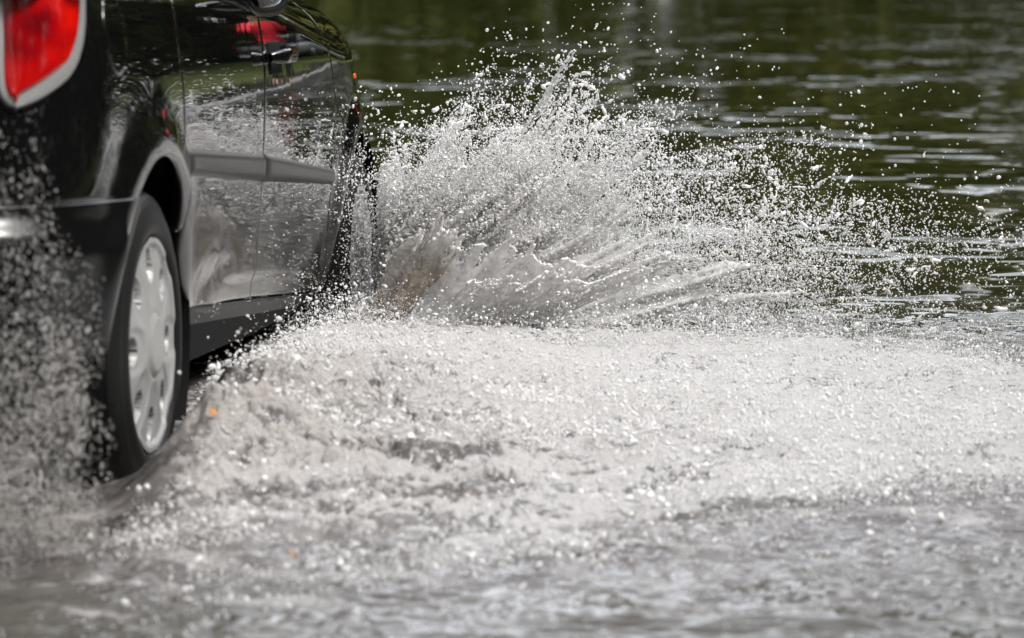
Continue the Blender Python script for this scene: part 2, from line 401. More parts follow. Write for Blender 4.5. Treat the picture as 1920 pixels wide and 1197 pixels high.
def tail_lamp(s):
    # outline in (q,z): straight inner edge, rounded outer foot
    def blob(inset):
        out = []
        c = [(-.745, .785), (-.70, .770), (-.62, .800), (-.53, .865), (-.505, .93), (-.50, 1.0)]
        c = spl(c, 8); ctr = np.array([-.64, .93])
        return c
    outer = spl([(TQ, TZ) for TQ, TZ in TAIL_OUT], 8)
    zt = .99
    def strip(c, inset, name, m, off, par, edge, depth, dome=0.):
        # left edge straight, lower/right edge follows the curve: columns from the left edge to the curve at equal heights
        c = np.asarray(c); zlo = c[:, 1].min()+1e-4; i0 = c[:, 1].argmin()
        zz = zlo+(zt-zlo)*np.linspace(0, 1, 46)**1.5
        lc, rc = c[:i0+1][::-1], c[i0:]
        ql = np.interp(zz, np.r_[lc[:, 1], zt], np.r_[lc[:, 0], lc[-1, 0]]); qr = np.interp(zz, np.r_[rc[:, 1], zt], np.r_[rc[:, 0], rc[-1, 0]])
        u = np.linspace(0, 1, 26)[:, None]
        g = np.stack([ql[None]*(1-u)+qr[None]*u, zz[None]+0*u], -1)
        d = dome*(1-np.abs(2*u-1)**3)+0*zz[None]
        return panel(name, g, off, m, par, s, edge=edge, depth=depth, disp=lambda q, z: d)
    def inset(c, d):
        c = np.asarray(c); t = np.gradient(c, axis=0); n = np.stack([-t[:, 1], t[:, 0]], 1); n /= np.linalg.norm(n, axis=1)[:, None]
        return c+n*d*(1-.6*ss_(.3, .95, n[:, 0]))[:, None]
    lamp = strip(outer, 0, 'tail_light', M['trim'], .004, car, .006, .012)
    strip(inset(outer, .004), 0, 'bezel', M['chrome'], .010, lamp, .004, .006, .004)
    strip(inset(outer, .027), 0, 'lens', M['lamp_red'], .013, lamp, .005, .003, .008)
TAIL_OUT = [(-.645, .99), (-.657, .88), (-.661, .80), (-.648, .769), (-.631, .760), (-.599, .769), (-.552, .793), (-.512, .820), (-.484, .854), (-.462, .895), (-.441, .95), (-.43, .99)]

def lamp_mat():
    m = mat('red_lamp', (.5, .005, .005), .12, 0, .5, 1.)
    v = coord(m, (1, 1, 1)); b = P_(m)
    # moulded cells inside the lens: vertical ribs and darker pockets between glossy reflectors
    n = N(m, 'ShaderNodeTexNoise', Scale=11., Detail=1.5); L(m, v, n.inputs['Vector'])
    sx = N(m, 'ShaderNodeSeparateXYZ'); L(m, v, sx.inputs[0])
    zr = ramp(m, sx.outputs[2], [(.83, 1.), (.86, .35), (.925, .15), (.95, .7)])
    r = ramp(m, n.outputs[0], [(.38, (.06, .0, .003)), (.52, (.28, .001, .002)), (.66, (.60, .006, .002))])
    mx = N(m, 'ShaderNodeMix', data_type='RGBA'); mx.inputs[7].default_value = (.33, .002, .003, 1)
    L(m, zr.outputs[0], mx.inputs['Factor']); L(m, r.outputs[0], mx.inputs[6])
    L(m, mx.outputs[2], b.inputs['Base Color'])
    b.inputs['Subsurface Weight'].default_value = 0
    return m
M['lamp_red'] = lamp_mat()
cm = M['chrome']; wv = N(cm, 'ShaderNodeTexWave', Scale=70., Distortion=.5); wv.bands_direction = 'Z'; L(cm, coord(cm), wv.inputs['Vector']); L(cm, ramp(cm, wv.outputs[0], [(.2, .30), (.8, .50)]).outputs[0], P_(cm).inputs['Base Color'])
both(tail_lamp)

def fuel_flap():
    g = coons([(-.345, .975), (-.185, .975)], [(-.345, .815), (-.185, .815)], [(-.345, .815), (-.345, .975)], [(-.185, .815), (-.185, .975)], 20, 20)
    c = g.reshape(-1, 2).mean(0); d = (g-c)/.08                       # round the square
    x, y = d[..., 0], d[..., 1]
    dd = np.stack([x*np.sqrt(1-y*y/2), y*np.sqrt(1-x*x/2)], -1)
    panel('fuel_flap', c+dd*.075, .0015, M['paint'], car, 1, edge=.004, depth=.002)
fuel_flap()

# greenhouse: glass loft, roof, pillars, hood
def greenhouse():
    st = [(-.64, .70, .70, 1.30), (-.60, .745, .60, 1.50), (-.45, .755, .58, 1.575), (.3, .765, .585, 1.607), (1.0, .765, .58, 1.60), (1.4, .755, .56, 1.565), (1.75, .74, .66, 1.30), (2.05, .68, .64, 1.06)]
    g = []
    for x, wb, wt, zt in st:
        z0 = .96; sec = []
        for k in np.linspace(0, 1, 12): sec.append((x, wb+(wt-wb)*k**1.3, z0+(zt-.06-z0)*k))
        for k in np.linspace(0, 1, 7)[1:]: sec.append((x, wt*math.cos(k*math.pi/2)**.55 if k < 1 else 0, zt-.06+.06*math.sin(k*math.pi/2)))
        g.append(sec)
    g = np.array(g)
    full = np.concatenate([flipy(g), g[:, ::-1][:, 1:]], 1)
    mb = MB().grid(full); n = full.shape[1]
    mb.f.append(tuple(range(n))); mb.build('window_glass', M['glass'], car)
    # roof skin
    top = full[1:6, 9:n-9]; rf = top.copy(); rf[..., 2] += .008; rf[..., 1] *= 1.012
    MB().grid(rf).build('roof', M['paint'], car)
    for s in (1, -1):
        for a in ([(1.2, .80, .97), (1.14, .70, 1.3), (1.08, .60, 1.555)], [(2.06, .70, 1.03), (1.75, .67, 1.31), (1.38, .565, 1.555)], [(-.5, .785, .97), (-.46, .70, 1.3), (-.42, .60, 1.53)], [(.2, .79, .97), (.22, .70, 1.3), (.25, .61, 1.55)]):
            p = [(x, -y*s, z) for x, y, z in a]
            MB().tube(p, .035, 8).build('pillar', M['paint'], car)
greenhouse()
def side_window(s):
    # raised black frame of the front side window, straddling the pillar gap
    c = np.array([(1.06, 1.10), (1.06, 1.0), (1.085, .966), (1.18, .955), (1.36, .958), (1.50, .972), (1.60, 1.0), (1.68, 1.05), (1.74, 1.10)])
    o = spl(c, 6); p = skin(o[:, 0], np.minimum(o[:, 1], .99)); p[:, 2] = o[:, 1]; p[:, 1] = np.where(o[:, 1] > .95, .80-(o[:, 1]-.95)*.25, p[:, 1])-.012
    pts = [(a, -b*s, c_) for a, b, c_ in p]
    fr = MB().tube(pts, .017, 10).build('window_frame', M['bumper'], car)
    n = len(p); half = n//2
    mb = MB(); k = [(a, -(b-.004)*s, c_) for a, b, c_ in p]
    rows = []
    for t in np.linspace(0, 1, 8): rows.append([(np.array(k[i])*(1-t)+np.array(k[n-1-i])*t) for i in range(half)])
    mb.grid(np.array(rows), flip=(s < 0)).build('window_pane', M['win_sky'], fr)
M['win_sky'] = mat('side_glass', (.05, .055, .06), .03, 0, .8, 1.)
both(side_window)
def hood():
    xs = np.linspace(2.02, 3.28, 36); g = []
    for x in xs:
        H = float(Hx(x)); e = skin(np.interp(x, PX[400:], PQ[400:]) if x > XD else x, H-.004); w = e[1]
        g.append([(e[0], w*t, H-.004+.035*(1-t*t)) for t in np.linspace(-1, 1, 31)])
    MB().grid(np.array(g), flip=True).build('hood', M['paint'], car)
hood()
def mirror(s):
    g = []
    for t in np.linspace(0, 1, 12):
        r = math.sin(math.pi*(.12+.76*t))**.5; g.append([(1.80+.05*t*2-.03, -s*(.90+.11*r*math.cos(a)), 1.13+.065*r*math.sin(a)) for a in np.linspace(0, 2*math.pi, 16, endpoint=False)])
    h = MB().grid(np.array(g), closev=True).build('mirror', M['paint'], car)
    MB().tube([(1.86, -s*.74, 1.06), (1.86, -s*.85, 1.10)], .025).add([], []).build('mirror_arm', M['trim'], h)
both(mirror)

# wheels
def wheel(cx, s):
    hub = bpy.data.objects.new('wheel', None)
    w, R = .185, .300
    prof = [(.0, .205), (.018, .214), (.022, .232), (.0205, .238), (.0195, .242), (.017, .252), (.013, .262), (.011, .2665), (.0095, .2695), (.007, .277), (.003, .284), (-.004, .290), (-.014, .295), (-.030, R-.001)]
    a = [(y, r) for y, r in prof]
    for k in range(5):                                            # tread with circumferential grooves
        y0 = -.030-k*.025
        a += [(y0-.0185, R), (y0-.019, R-.008), (y0-.0245, R-.008), (y0-.025, R)]
    a += [(-.185+.02, .292), (-.19, .26), (-.19, .22), (-.175, .2)]
    yo = .795; th = np.linspace(0, 2*np.pi, 241)[:-1]
    g = np.array([[(cx+r*math.sin(t), -s*(yo+y), .305+r*math.cos(t)) for y, r in a] for t in th])
    rad = np.hypot(g[..., 0]-cx, g[..., 2]-.305)                         # raised rings and short ribs on the sidewall
    rib = .0016*np.maximum(0, np.sin(th*60))[:, None]*np.exp(-((rad-.283)/.006)**2)+.0022*np.exp(-((rad-.268)/.0025)**2)+.0018*np.exp(-((rad-.240)/.002)**2)
    g[..., 1] += -s*rib*(np.abs(g[..., 1]) > .79)
    ty = MB().grid(g, closeu=True, flip=(s < 0)).build('wheel', M['rubber'], car)
    # cover: polar grid with nine windows near the rim and a round centre
    rs = np.r_[0, np.linspace(.012, .060, 8), np.linspace(.064, .205, 44)]; tt = np.linspace(0, 2*np.pi, 289)[:-1]
    Rr, T = np.meshgrid(rs, tt, indexing='ij')
    n = 8; ph = ((T*n/(2*np.pi)+.5) % 1)-.5                        # -.5...5 about each window
    y = .004-.020*np.exp(-((Rr-.205)/.012)**2)*0+.012*(1-(Rr/.2)**2)
    y += .006*ss_(.062, .056, Rr)                                    # centre boss
    y -= .003*np.exp(-((Rr-.061)/.003)**2)
    y += .008*ss_(.185, .197, Rr)                                    # rim flange
    lob = (ph*2*np.pi/n*Rr/.023)**2+((Rr-.152)/.031)**2             # window shape
    y -= .030*ss_(1.08, .98, lob)
    y -= .004*ss_(2.6, 1.1, ((ph*2*np.pi/n)*Rr/.030)**2+((Rr-.150)/.052)**2)   # scooped petals leading to it
    vv = np.stack([cx+Rr*np.sin(T), -s*(yo+.004+y), .305+Rr*np.cos(T)], -1)
    f0 = MB().grid(vv, closev=True, flip=(s > 0))
    cap = f0.build('hubcap', [M['cap'], M['black']], ty)
    li = lob.reshape(-1)
    for pl in cap.data.polygons:
        if max(li[i] for i in pl.vertices) < 1.12: pl.material_index = 1
    # liner
    g = [[(cx+.366*math.sin(t), -s*yy, .31+.366*math.cos(t)) for yy in (.45, .55, .65, .75, .806)] for t in np.linspace(-2.1, 2.1, 40)]
    MB().grid(np.array(g), flip=(s > 0)).build('arch_liner', M['black'], car)
    d = MB(); gg = [[(cx+r*math.sin(t), -s*.46, .31+r*math.cos(t)) for r in (.02, .36)] for t in np.linspace(0, 2*np.pi, 30)]
    d.grid(np.array(gg)).build('arch_liner', M['black'], car)
for cx in (0., 2.617):
    for s in (1, -1): wheel(cx, s)

# ------------------------------------------------------------------ the setting: water, ground, banks
def crest(x, yr):
    """wash thrown up alongside the car, highest beside the rear wheel"""
    hx = np.interp(x, [-1.6, -1.0, -.55, -.30, 0., .4, 1.0, 1.6, 2.1, 2.5], [0, .005, .035, .085, .14, .128, .080, .042, .018, 0])
    d = yr-.93-.05*np.clip(x, -1, 1)*0
    return hx*np.where(d < 0, np.exp(-(d/.095)**2), np.exp(-(d/(.42+.25*np.clip(x, 0, 2)))**2))
def foam_mask(x, yr):
    near = np.interp(yr, [.6, .9, 1.4, 1.63, 1.87, 2.14, 2.46, 3.2], [-.35, -.75, -.80, -.72, -.50, -.10, .25, .8])
    far = np.interp(yr, [.8, 1.26, 1.6, 2.0, 2.33, 2.54, 3.0], [2.3, 2.15, 2.15, 2.12, 1.95, 1.72, 1.3])
    w = .22*noise(np.stack([x*2.2, yr*2.2, 0*x], 1))
    m = sstep(-.62, .40, x-near+w)*sstep(.30, -.35, x-far+w*.8)
    return m*sstep(.55, .85, yr+.13*sstep(.3, -.6, x))*(1-.8*sstep(.98, .86, yr+.06*w)*sstep(.45, .2, x))
def water():
    def graded(a, b, step, lo, hi, gr):
        mid = list(np.arange(a, b, step)); up = []; s = step; v = mid[-1]
        while v < hi: s *= gr; v += s; up.append(v)
        dn = []; s = step; v = a
        while v > lo: s *= gr; v -= s; dn.append(v)
        return np.array(dn[::-1]+mid+up)
    xs = graded(-1.7, 2.5, .0055, -60, 60, 1.05); ys = graded(.45, 2.75, .0055, -45, 45, 1.06)
    X, Y = np.meshgrid(xs, ys, indexing='ij'); x, y = X.ravel(), Y.ravel()
    z = np.zeros(len(x)); foam = np.zeros(len(x))
    k = (x > -2.6) & (x < 3.4) & (y > -.2) & (y < 3.4); a, b = x[k], y[k]
    m = foam_mask(a, b); cr = crest(a, b)
    # churn: sharp little crests streaming outwards from the car
    P3 = np.stack([a, b, 0*a], 1)
    wp = P3+.05*np.stack([noise(P3*5+9), noise(P3*5+31), 0*a], 1)
    fl = np.stack([.5*wp[:, 0]+.87*wp[:, 1], .87*wp[:, 0]-.5*wp[:, 1], 0*a], 1)      # along / across the outflow
    n1 = fbm(fl*np.array([3.4, 8.5, 1]), 4, .55)
    n2 = 1-np.abs(noise(fl*np.array([9, 20., 1])+5))*2
    n3 = 1-np.abs(noise(wp*np.array([40, 30., 1])+2))*2
    n4 = noise(wp*70.+8)
    calm = .009*fbm(P3*np.array([6, 3.6, 1])+3, 3)+.005*(1-np.abs(noise(wp*np.array([22, 13, 1])))*2)+.0022*noise(wp*np.array([60, 40., 1]))
    near = sstep(-2.2, -.6, a)
    body_ = sstep(.0, .05, cr)
    amp = m*(.55+.45*sstep(.0, .1, cr))
    rough = 1+.4*sstep(1.0, .0, a)
    h = calm*(1-m*.5)*sstep(3.3, 2.2, a)+cr*(1+.45*n1*m)+amp*rough*(.046*n1+.017*n2+.009*n3+.005*n4)
    edge = sstep(-.9, -.3, a)
    zz = h*sstep(3.4, 2.6, b)*sstep(-2.6, -2., a)
    z[k] = zz
    pat = fbm(fl*np.array([2.6, 7.5, 1])+60, 4, .6)
    fine = fbm(wp*26.+12, 3, .6)
    big = fbm(P3*np.array([1.6, 1.1, 1])+33, 3)
    rip = sstep(.1, .9, a)                                                  # rougher, darker hollows near the tyre
    f = sstep(-.09, .21, m*1.05-.86-.16*np.exp(-((a-.1)/.8)**2-((b-1.)/.5)**2)+.55*big+(1.0-.25*rip)*pat+.55*fine+.34*n2*m+.42*n4)
    sparse = .75*sstep(.10, .40, fbm(P3*np.array([9, 5., 1])+80, 4, .6)+.35*m-.05)*near*(1-m)
    muddy = (.75+.5*noise(np.stack([a*6, b*60, 0*a], 1)))*sstep(.13, .05, np.abs(b-.90-.02*np.sin(a*4)))*sstep(-.7, -.3, a)*sstep(.55, .1, a)     # brown lip by the tyre
    foam[k] = np.clip(np.maximum(f, sparse), 0, 1)*(1-.85*muddy)
    o = grid_obj('water', np.stack([x, -y, z], 1), len(xs), len(ys), M['water'])
    at = o.data.attributes.new('foam', 'FLOAT', 'POINT'); at.data.foreach_set('value', foam.astype(np.float32))
    g = np.exp(-np.maximum(0, np.hypot((x-.2)/1.0, y-1.4)-1.2)/1.0)                                  # mud stirred up near the car
    at = o.data.attributes.new('mud', 'FLOAT', 'POINT'); at.data.foreach_set('value', g.astype(np.float32))
    at = o.data.attributes.new('silt', 'FLOAT', 'POINT'); at.data.foreach_set('value', np.exp(-((x-.1)/.9)**2-((y-.9)/.5)**2).astype(np.float32))
    o['kind'] = 'structure'; return o
def water_mat():
    m = mat('flood_water', (.03, .028, .018), .06, 0, .5); b = P_(m); b.inputs['IOR'].default_value = 1.33
    v = coord(m)
    at = N(m, 'ShaderNodeAttribute', attribute_name='foam'); mu = N(m, 'ShaderNodeAttribute', attribute_name='mud')
    c1 = N(m, 'ShaderNodeMix', data_type='RGBA'); c1.inputs[6].default_value = (.018, .021, .004, 1); c1.inputs[7].default_value = (.085, .077, .072, 1)
    L(m, mu.outputs['Fac'], c1.inputs['Factor'])
    c2 = N(m, 'ShaderNodeMix', data_type='RGBA'); c3 = N(m, 'ShaderNodeMix', data_type='RGBA'); c3.inputs[6].default_value = (.50, .49, .485, 1); c3.inputs[7].default_value = (.40, .37, .345, 1); dn = N(m, 'ShaderNodeAttribute', attribute_name='silt'); L(m, dn.outputs['Fac'], c3.inputs['Factor']); L(m, c3.outputs[2], c2.inputs[7])
    L(m, at.outputs['Fac'], c2.inputs['Factor']); L(m, c1.outputs[2], c2.inputs[6]); L(m, c2.outputs[2], b.inputs['Base Color'])
    rg = N(m, 'ShaderNodeMath', operation='MULTIPLY_ADD'); L(m, at.outputs['Fac'], rg.inputs[0]); rg.inputs[1].default_value = .10; rg.inputs[2].default_value = .05
    L(m, rg.outputs[0], b.inputs['Roughness'])
    n1 = N(m, 'ShaderNodeTexNoise', Scale=2.8, Detail=1.6, Roughness=.42, Distortion=.3); L(m, v, n1.inputs['Vector'])
    n0 = N(m, 'ShaderNodeTexNoise', Scale=.55, Detail=2.); L(m, v, n0.inputs['Vector'])                 # ruffled and calm patches
    p0 = N(m, 'ShaderNodeMath', operation='POWER'); L(m, n1.outputs[0], p0.inputs[0]); p0.inputs[1].default_value = 3.
    pw = N(m, 'ShaderNodeMath', operation='MULTIPLY'); L(m, p0.outputs[0], pw.inputs[0]); L(m, ramp(m, n0.outputs[0], [(.47, .10), (.68, 1.5)]).outputs[0], pw.inputs[1])
    b1 = N(m, 'ShaderNodeBump', Strength=1., Distance=RIPPLE*2.2); L(m, pw.outputs[0], b1.inputs['Height'])
    n2 = N(m, 'ShaderNodeTexNoise', Scale=85., Detail=4., Roughness=.65); L(m, v, n2.inputs['Vector'])
    f2 = N(m, 'ShaderNodeMath', operation='MULTIPLY'); L(m, n2.outputs[0], f2.inputs[0]); L(m, at.outputs['Fac'], f2.inputs[1])
    b2 = N(m, 'ShaderNodeBump', Strength=1., Distance=.02); L(m, f2.outputs[0], b2.inputs['Height']); L(m, b1.outputs[0], b2.inputs['Normal'])
    L(m, b2.outputs[0], b.inputs['Normal'])
    return m
RIPPLE = .075
M['water'] = water_mat()
water()

def noisy(name, c1, c2, sc, rough=.9, bump=.02):
    m = mat(name, c1, rough, spec=.2); v = coord(m); n = N(m, 'ShaderNodeTexNoise', Scale=sc, Detail=5.); L(m, v, n.inputs['Vector'])
    L(m, ramp(m, n.outputs[0], [(.35, c1), (.65, c2)]).outputs[0], P_(m).inputs['Base Color'])
    b = N(m, 'ShaderNodeBump', Strength=.6, Distance=bump); L(m, n.outputs[0], b.inputs['Height']); L(m, b.outputs[0], P_(m).inputs['Normal']); return m
M['grass'] = noisy('lawn_grass', (.040, .055, .008), (.065, .08, .012), 14)
M['kerb'] = noisy('kerb_stone', (.22, .22, .21), (.32, .31, .30), 30)
M['leaf1'] = noisy('leaf_dark', (.026, .033, .008), (.05, .056, .012), 2)
M['leaf2'] = noisy('leaf_olive', (.065, .066, .016), (.09, .088, .022), 2)
M['bark'] = noisy('bark', (.06, .045, .03), (.12, .10, .08), 12)
M['birch'] = noisy('pale_bark', (.4, .37, .33), (.55, .52, .48), 8)
def edge_y(x): return 2.75+.060*np.maximum(x, -8)
def ground():
    xs = np.r_[-400, np.linspace(-60, 80, 141), 400]; ys = np.r_[-400, np.linspace(-60, 60, 121), 400]
    X, Y = np.meshgrid(xs, ys, indexing='ij'); x, y = X.ravel(), Y.ravel()
    d = np.maximum(y-edge_y(x)-.3, np.maximum(x-44, np.maximum(-y-14-.15*x, -x-16)))
    z = np.where(d < 0, -.35, -.35+.38*sstep(0, .8, d)+.004*np.clip(d-1.5, 0, 60))
    grid_obj('ground', np.stack([x, -y, z], 1), len(xs), len(ys), M['grass'])['kind'] = 'structure'
    mb = MB()                                                       # kerb along the lawn, a real step
    xx = np.linspace(-14, 40, 55); g = [[(a, -(edge_y(a)+dy), zz) for dy, zz in ((0, -.3), (0, .05), (.015, .065), (.14, .065), (.15, -.3))] for a in xx]
    mb.grid(np.array(g)).build('kerb', M['kerb'], smooth=False)['kind'] = 'structure'
ground()
def leaves(mb, c, r, n, size, rr):
    d = rr.normal(size=(n, 3)); d /= np.linalg.norm(d, axis=1)[:, None]; d *= (rr.uniform(.35, 1., n)**.5)[:, None]
    p = c+d*r; a = rr.normal(size=(n, 3)); a /= np.linalg.norm(a, axis=1)[:, None]; t = np.cross(a, rr.normal(size=(n, 3))); t /= np.linalg.norm(t, axis=1)[:, None]
    s = size*rr.uniform(.6, 1.4, n)[:, None]
    q = np.stack([p-a*s, p+t*s*.6, p+a*s, p-t*s*.6], 1).reshape(-1, 3)
    mb.add(q, np.arange(4*n).reshape(-1, 4))
def woodland():
    rr = np.random.default_rng(21); a, b, t, w = MB(), MB(), MB(), MB()
    spots = [(48+rr.uniform(0, 9), yy+rr.uniform(-1, 1), rr.uniform(10, 15)) for yy in np.arange(-42, 46, 3.1) if not 4.5 < yy < 15]+[(70+rr.uniform(0, 6), yy, rr.uniform(15, 20)) for yy in np.arange(0, 22, 2.6)]+[(xx, -17-.15*xx-rr.uniform(0, 4), rr.uniform(9, 14)) for xx in np.arange(-14, 46, 4.)]
    for i, (x, y, h) in enumerate(spots):
        tr = w if i in (9, 15) else t
        tr.tube([(x, -y, 0), (x+.2, -y+.1, h*.4), (x+.1, -y, h*.85)], [.28, .2, .06], 7)
        for k in range(9):
            c = np.array([x+rr.normal()*1.3, -y+rr.normal()*1.4, h*rr.uniform(.12, .92)])
            leaves(a if rr.random() < .6 else b, c, np.array([2.0, 2.1, 1.7])*rr.uniform(.8, 1.3), 330, .42, rr)
        leaves(a, np.array([x-(2 if x < 66 else 5), -y, .9]), np.array([1.6, 2.2, 1.3]), 300, .34, rr)
    m = MB(); ids = []
    for k, q in enumerate((a, b, t, w)): m.add(q.v, q.f); ids += [k]*len(q.f)
    o = m.build('woodland', [M['leaf1'], M['leaf2'], M['bark'], M['birch']], None, False); o.data.polygons.foreach_set('material_index', ids)
    tag(o, 'dark green wood along the far bank, seen only as reflections in the water', 'woodland', kind='stuff')
woodland()

def hedge():
    """tall dark trees behind the lawn on the near side and behind the photographer"""
    rr = np.random.default_rng(5); a, b, t = MB(), MB(), MB()
    spots = [(xx, 13+.03*xx+rr.uniform(0, 3), rr.uniform(9, 13)) for xx in np.arange(-20, 74, 3.)]+[(-19-rr.uniform(0, 4), yy, rr.uniform(8, 12)) for yy in np.arange(-16, 14, 3.)]
    for x, y, h in spots:
        t.tube([(x, -y, 0), (x+.2, -y+.1, h*.4), (x+.1, -y, h*.85)], [.26, .2, .06], 7)
        for k in range(9):
            leaves(a if rr.random() < .8 else b, np.array([x+rr.normal()*1.2, -y+rr.normal()*.9, h*(.08+.1*k+.05*rr.random())]), np.array([1.8, 1.6, 1.3])*rr.uniform(.8, 1.25), 320, .2, rr)
    for xx in np.arange(-15, 19, .8):                                # clipped hedge near the photographer, unseen, added to darken the quarter panel's reflections
        for zz in (.5, 1.2, 1.9): leaves(a, np.array([xx+rr.normal()*.2, -(4.9+.05*xx+rr.normal()*.15), zz]), np.array([.7, .5, .55]), 260, .09, rr)
    m = MB(); ids = []
    for k, q in enumerate((a, b, t)): m.add(q.v, q.f); ids += [k]*len(q.f)
    o = m.build('tree_belt', [M['leaf1'], M['leaf2'], M['bark']], None, False); o.data.polygons.foreach_set('material_index', ids)
    tag(o, 'belt of dark leafy trees behind the lawn, mirrored in the doors of the car', 'trees', kind='stuff')
hedge()
M['jacket'] = mat('red_jacket', (.75, .02, .04), .55); M['cloth'] = mat('dark_trousers', (.012, .012, .014), .8); M['skin'] = mat('skin', (.48, .28, .2), .5); M['hair'] = mat('hair', (.03, .02, .012), .6)
def skinned(name, m, pts, edges, parent, lvl=2):
    me = bpy.data.meshes.new(name); me.from_pydata([p[:3] for p in pts], edges, []); me.materials.append(m)
    o = bpy.data.objects.new(name, me); COL.objects.link(o); a = o.modifiers.new('skin', 'SKIN'); a.use_smooth_shade = True
    for i, p in enumerate(pts): me.skin_vertices[0].data[i].radius = (p[3], p[3]*(p[4] if len(p) > 4 else 1)); me.skin_vertices[0].data[i].use_root = i == 0
    b = o.modifiers.new('sub', 'SUBSURF'); b.levels = b.render_levels = lvl
    o.parent = parent; return o
def person(loc, rz):
    """standing with a camera raised to the eye; x is forwards"""
    r = bpy.data.objects.new('person', None); COL.objects.link(r); r.location = loc; r.rotation_euler.z = rz
    tag(r, 'person in a red jacket and black trousers raising a camera, mirrored in the front door', 'person')
    P = [(0, 0, .95, .13, 1.2), (0, 0, 1.18, .125, 1.25), (.01, 0, 1.40, .12, 1.4), (.02, 0, 1.50, .055), (.04, 0, 1.58, .075), (.045, 0, 1.67, .088), (.03, 0, 1.73, .06)]
    E_ = [(i, i+1) for i in range(6)]
    for sd in (1, -1):
        n = len(P); P += [(0, sd*.10, .86, .085), (.02, sd*.12, .50, .055), (-.01, sd*.13, .10, .038), (.05, sd*.135, .045, .036), (.17, sd*.145, .035, .03)]; E_ += [(0, n), (n, n+1), (n+1, n+2), (n+2, n+3), (n+3, n+4)]
        n = len(P); P += [(.01, sd*.19, 1.42, .055), (.12, sd*.27, 1.20, .042), (.26, sd*.13, 1.46, .030), (.29, sd*.09, 1.53, .034, .6)]; E_ += [(2, n), (n, n+1), (n+1, n+2), (n+2, n+3)]
        for k in range(5):
            n2 = len(P); a = -.03+.016*k; P += [(.30+.01*k, sd*.075, 1.55+a*.6, .009), (.325, sd*(.05-.004*k), 1.575+a*.7, .008), (.335, sd*(.02-.003*k), 1.585+a*.7, .007)]; E_ += [(n+3, n2), (n2, n2+1), (n2+1, n2+2)]
    body = skinned('figure', M['skin'], P, E_, r)
    skinned('jacket', M['jacket'], [(0, 0, .84, .17, 1.25), (0, 0, 1.0, .165, 1.2), (0, 0, 1.2, .16, 1.25), (.01, 0, 1.40, .145, 1.4), (.02, 0, 1.49, .08)]+[q for sd in (1, -1) for q in ((.01, sd*.20, 1.42, .075), (.12, sd*.28, 1.20, .062), (.24, sd*.15, 1.43, .045))],
            [(0, 1), (1, 2), (2, 3), (3, 4), (3, 5), (5, 6), (6, 7), (3, 8), (8, 9), (9, 10)], body)
    skinned('trousers', M['cloth'], [(0, 0, .95, .15, 1.2)]+[q for sd in (1, -1) for q in ((0, sd*.10, .84, .105), (.02, sd*.12, .50, .075), (-.005, sd*.13, .09, .06))], [(0, 1), (1, 2), (2, 3), (0, 4), (4, 5), (5, 6)], body)
    skinned('hair', M['hair'], [(.0, 0, 1.70, .10), (-.02, 0, 1.64, .09), (.02, 0, 1.76, .07)], [(0, 1), (0, 2)], body)
    MB().box((.135, 0, 1.655), (.012, .016, .02)).build('nose', M['skin'], body)
    c = MB().box((.25, 0, 1.62), (.04, .07, .05)); c.tube([(.28, 0, 1.62), (.40, 0, 1.62)], [.04, .045], 16)
    k = c.build('camera_body', M['cloth'], None); k.name = 'photo_camera'; k.location = loc; k.rotation_euler.z = rz
    tag(k, 'black camera held up to the eye of the person in red', 'camera')
person((21.5, -4.22, .05), math.pi*.9)

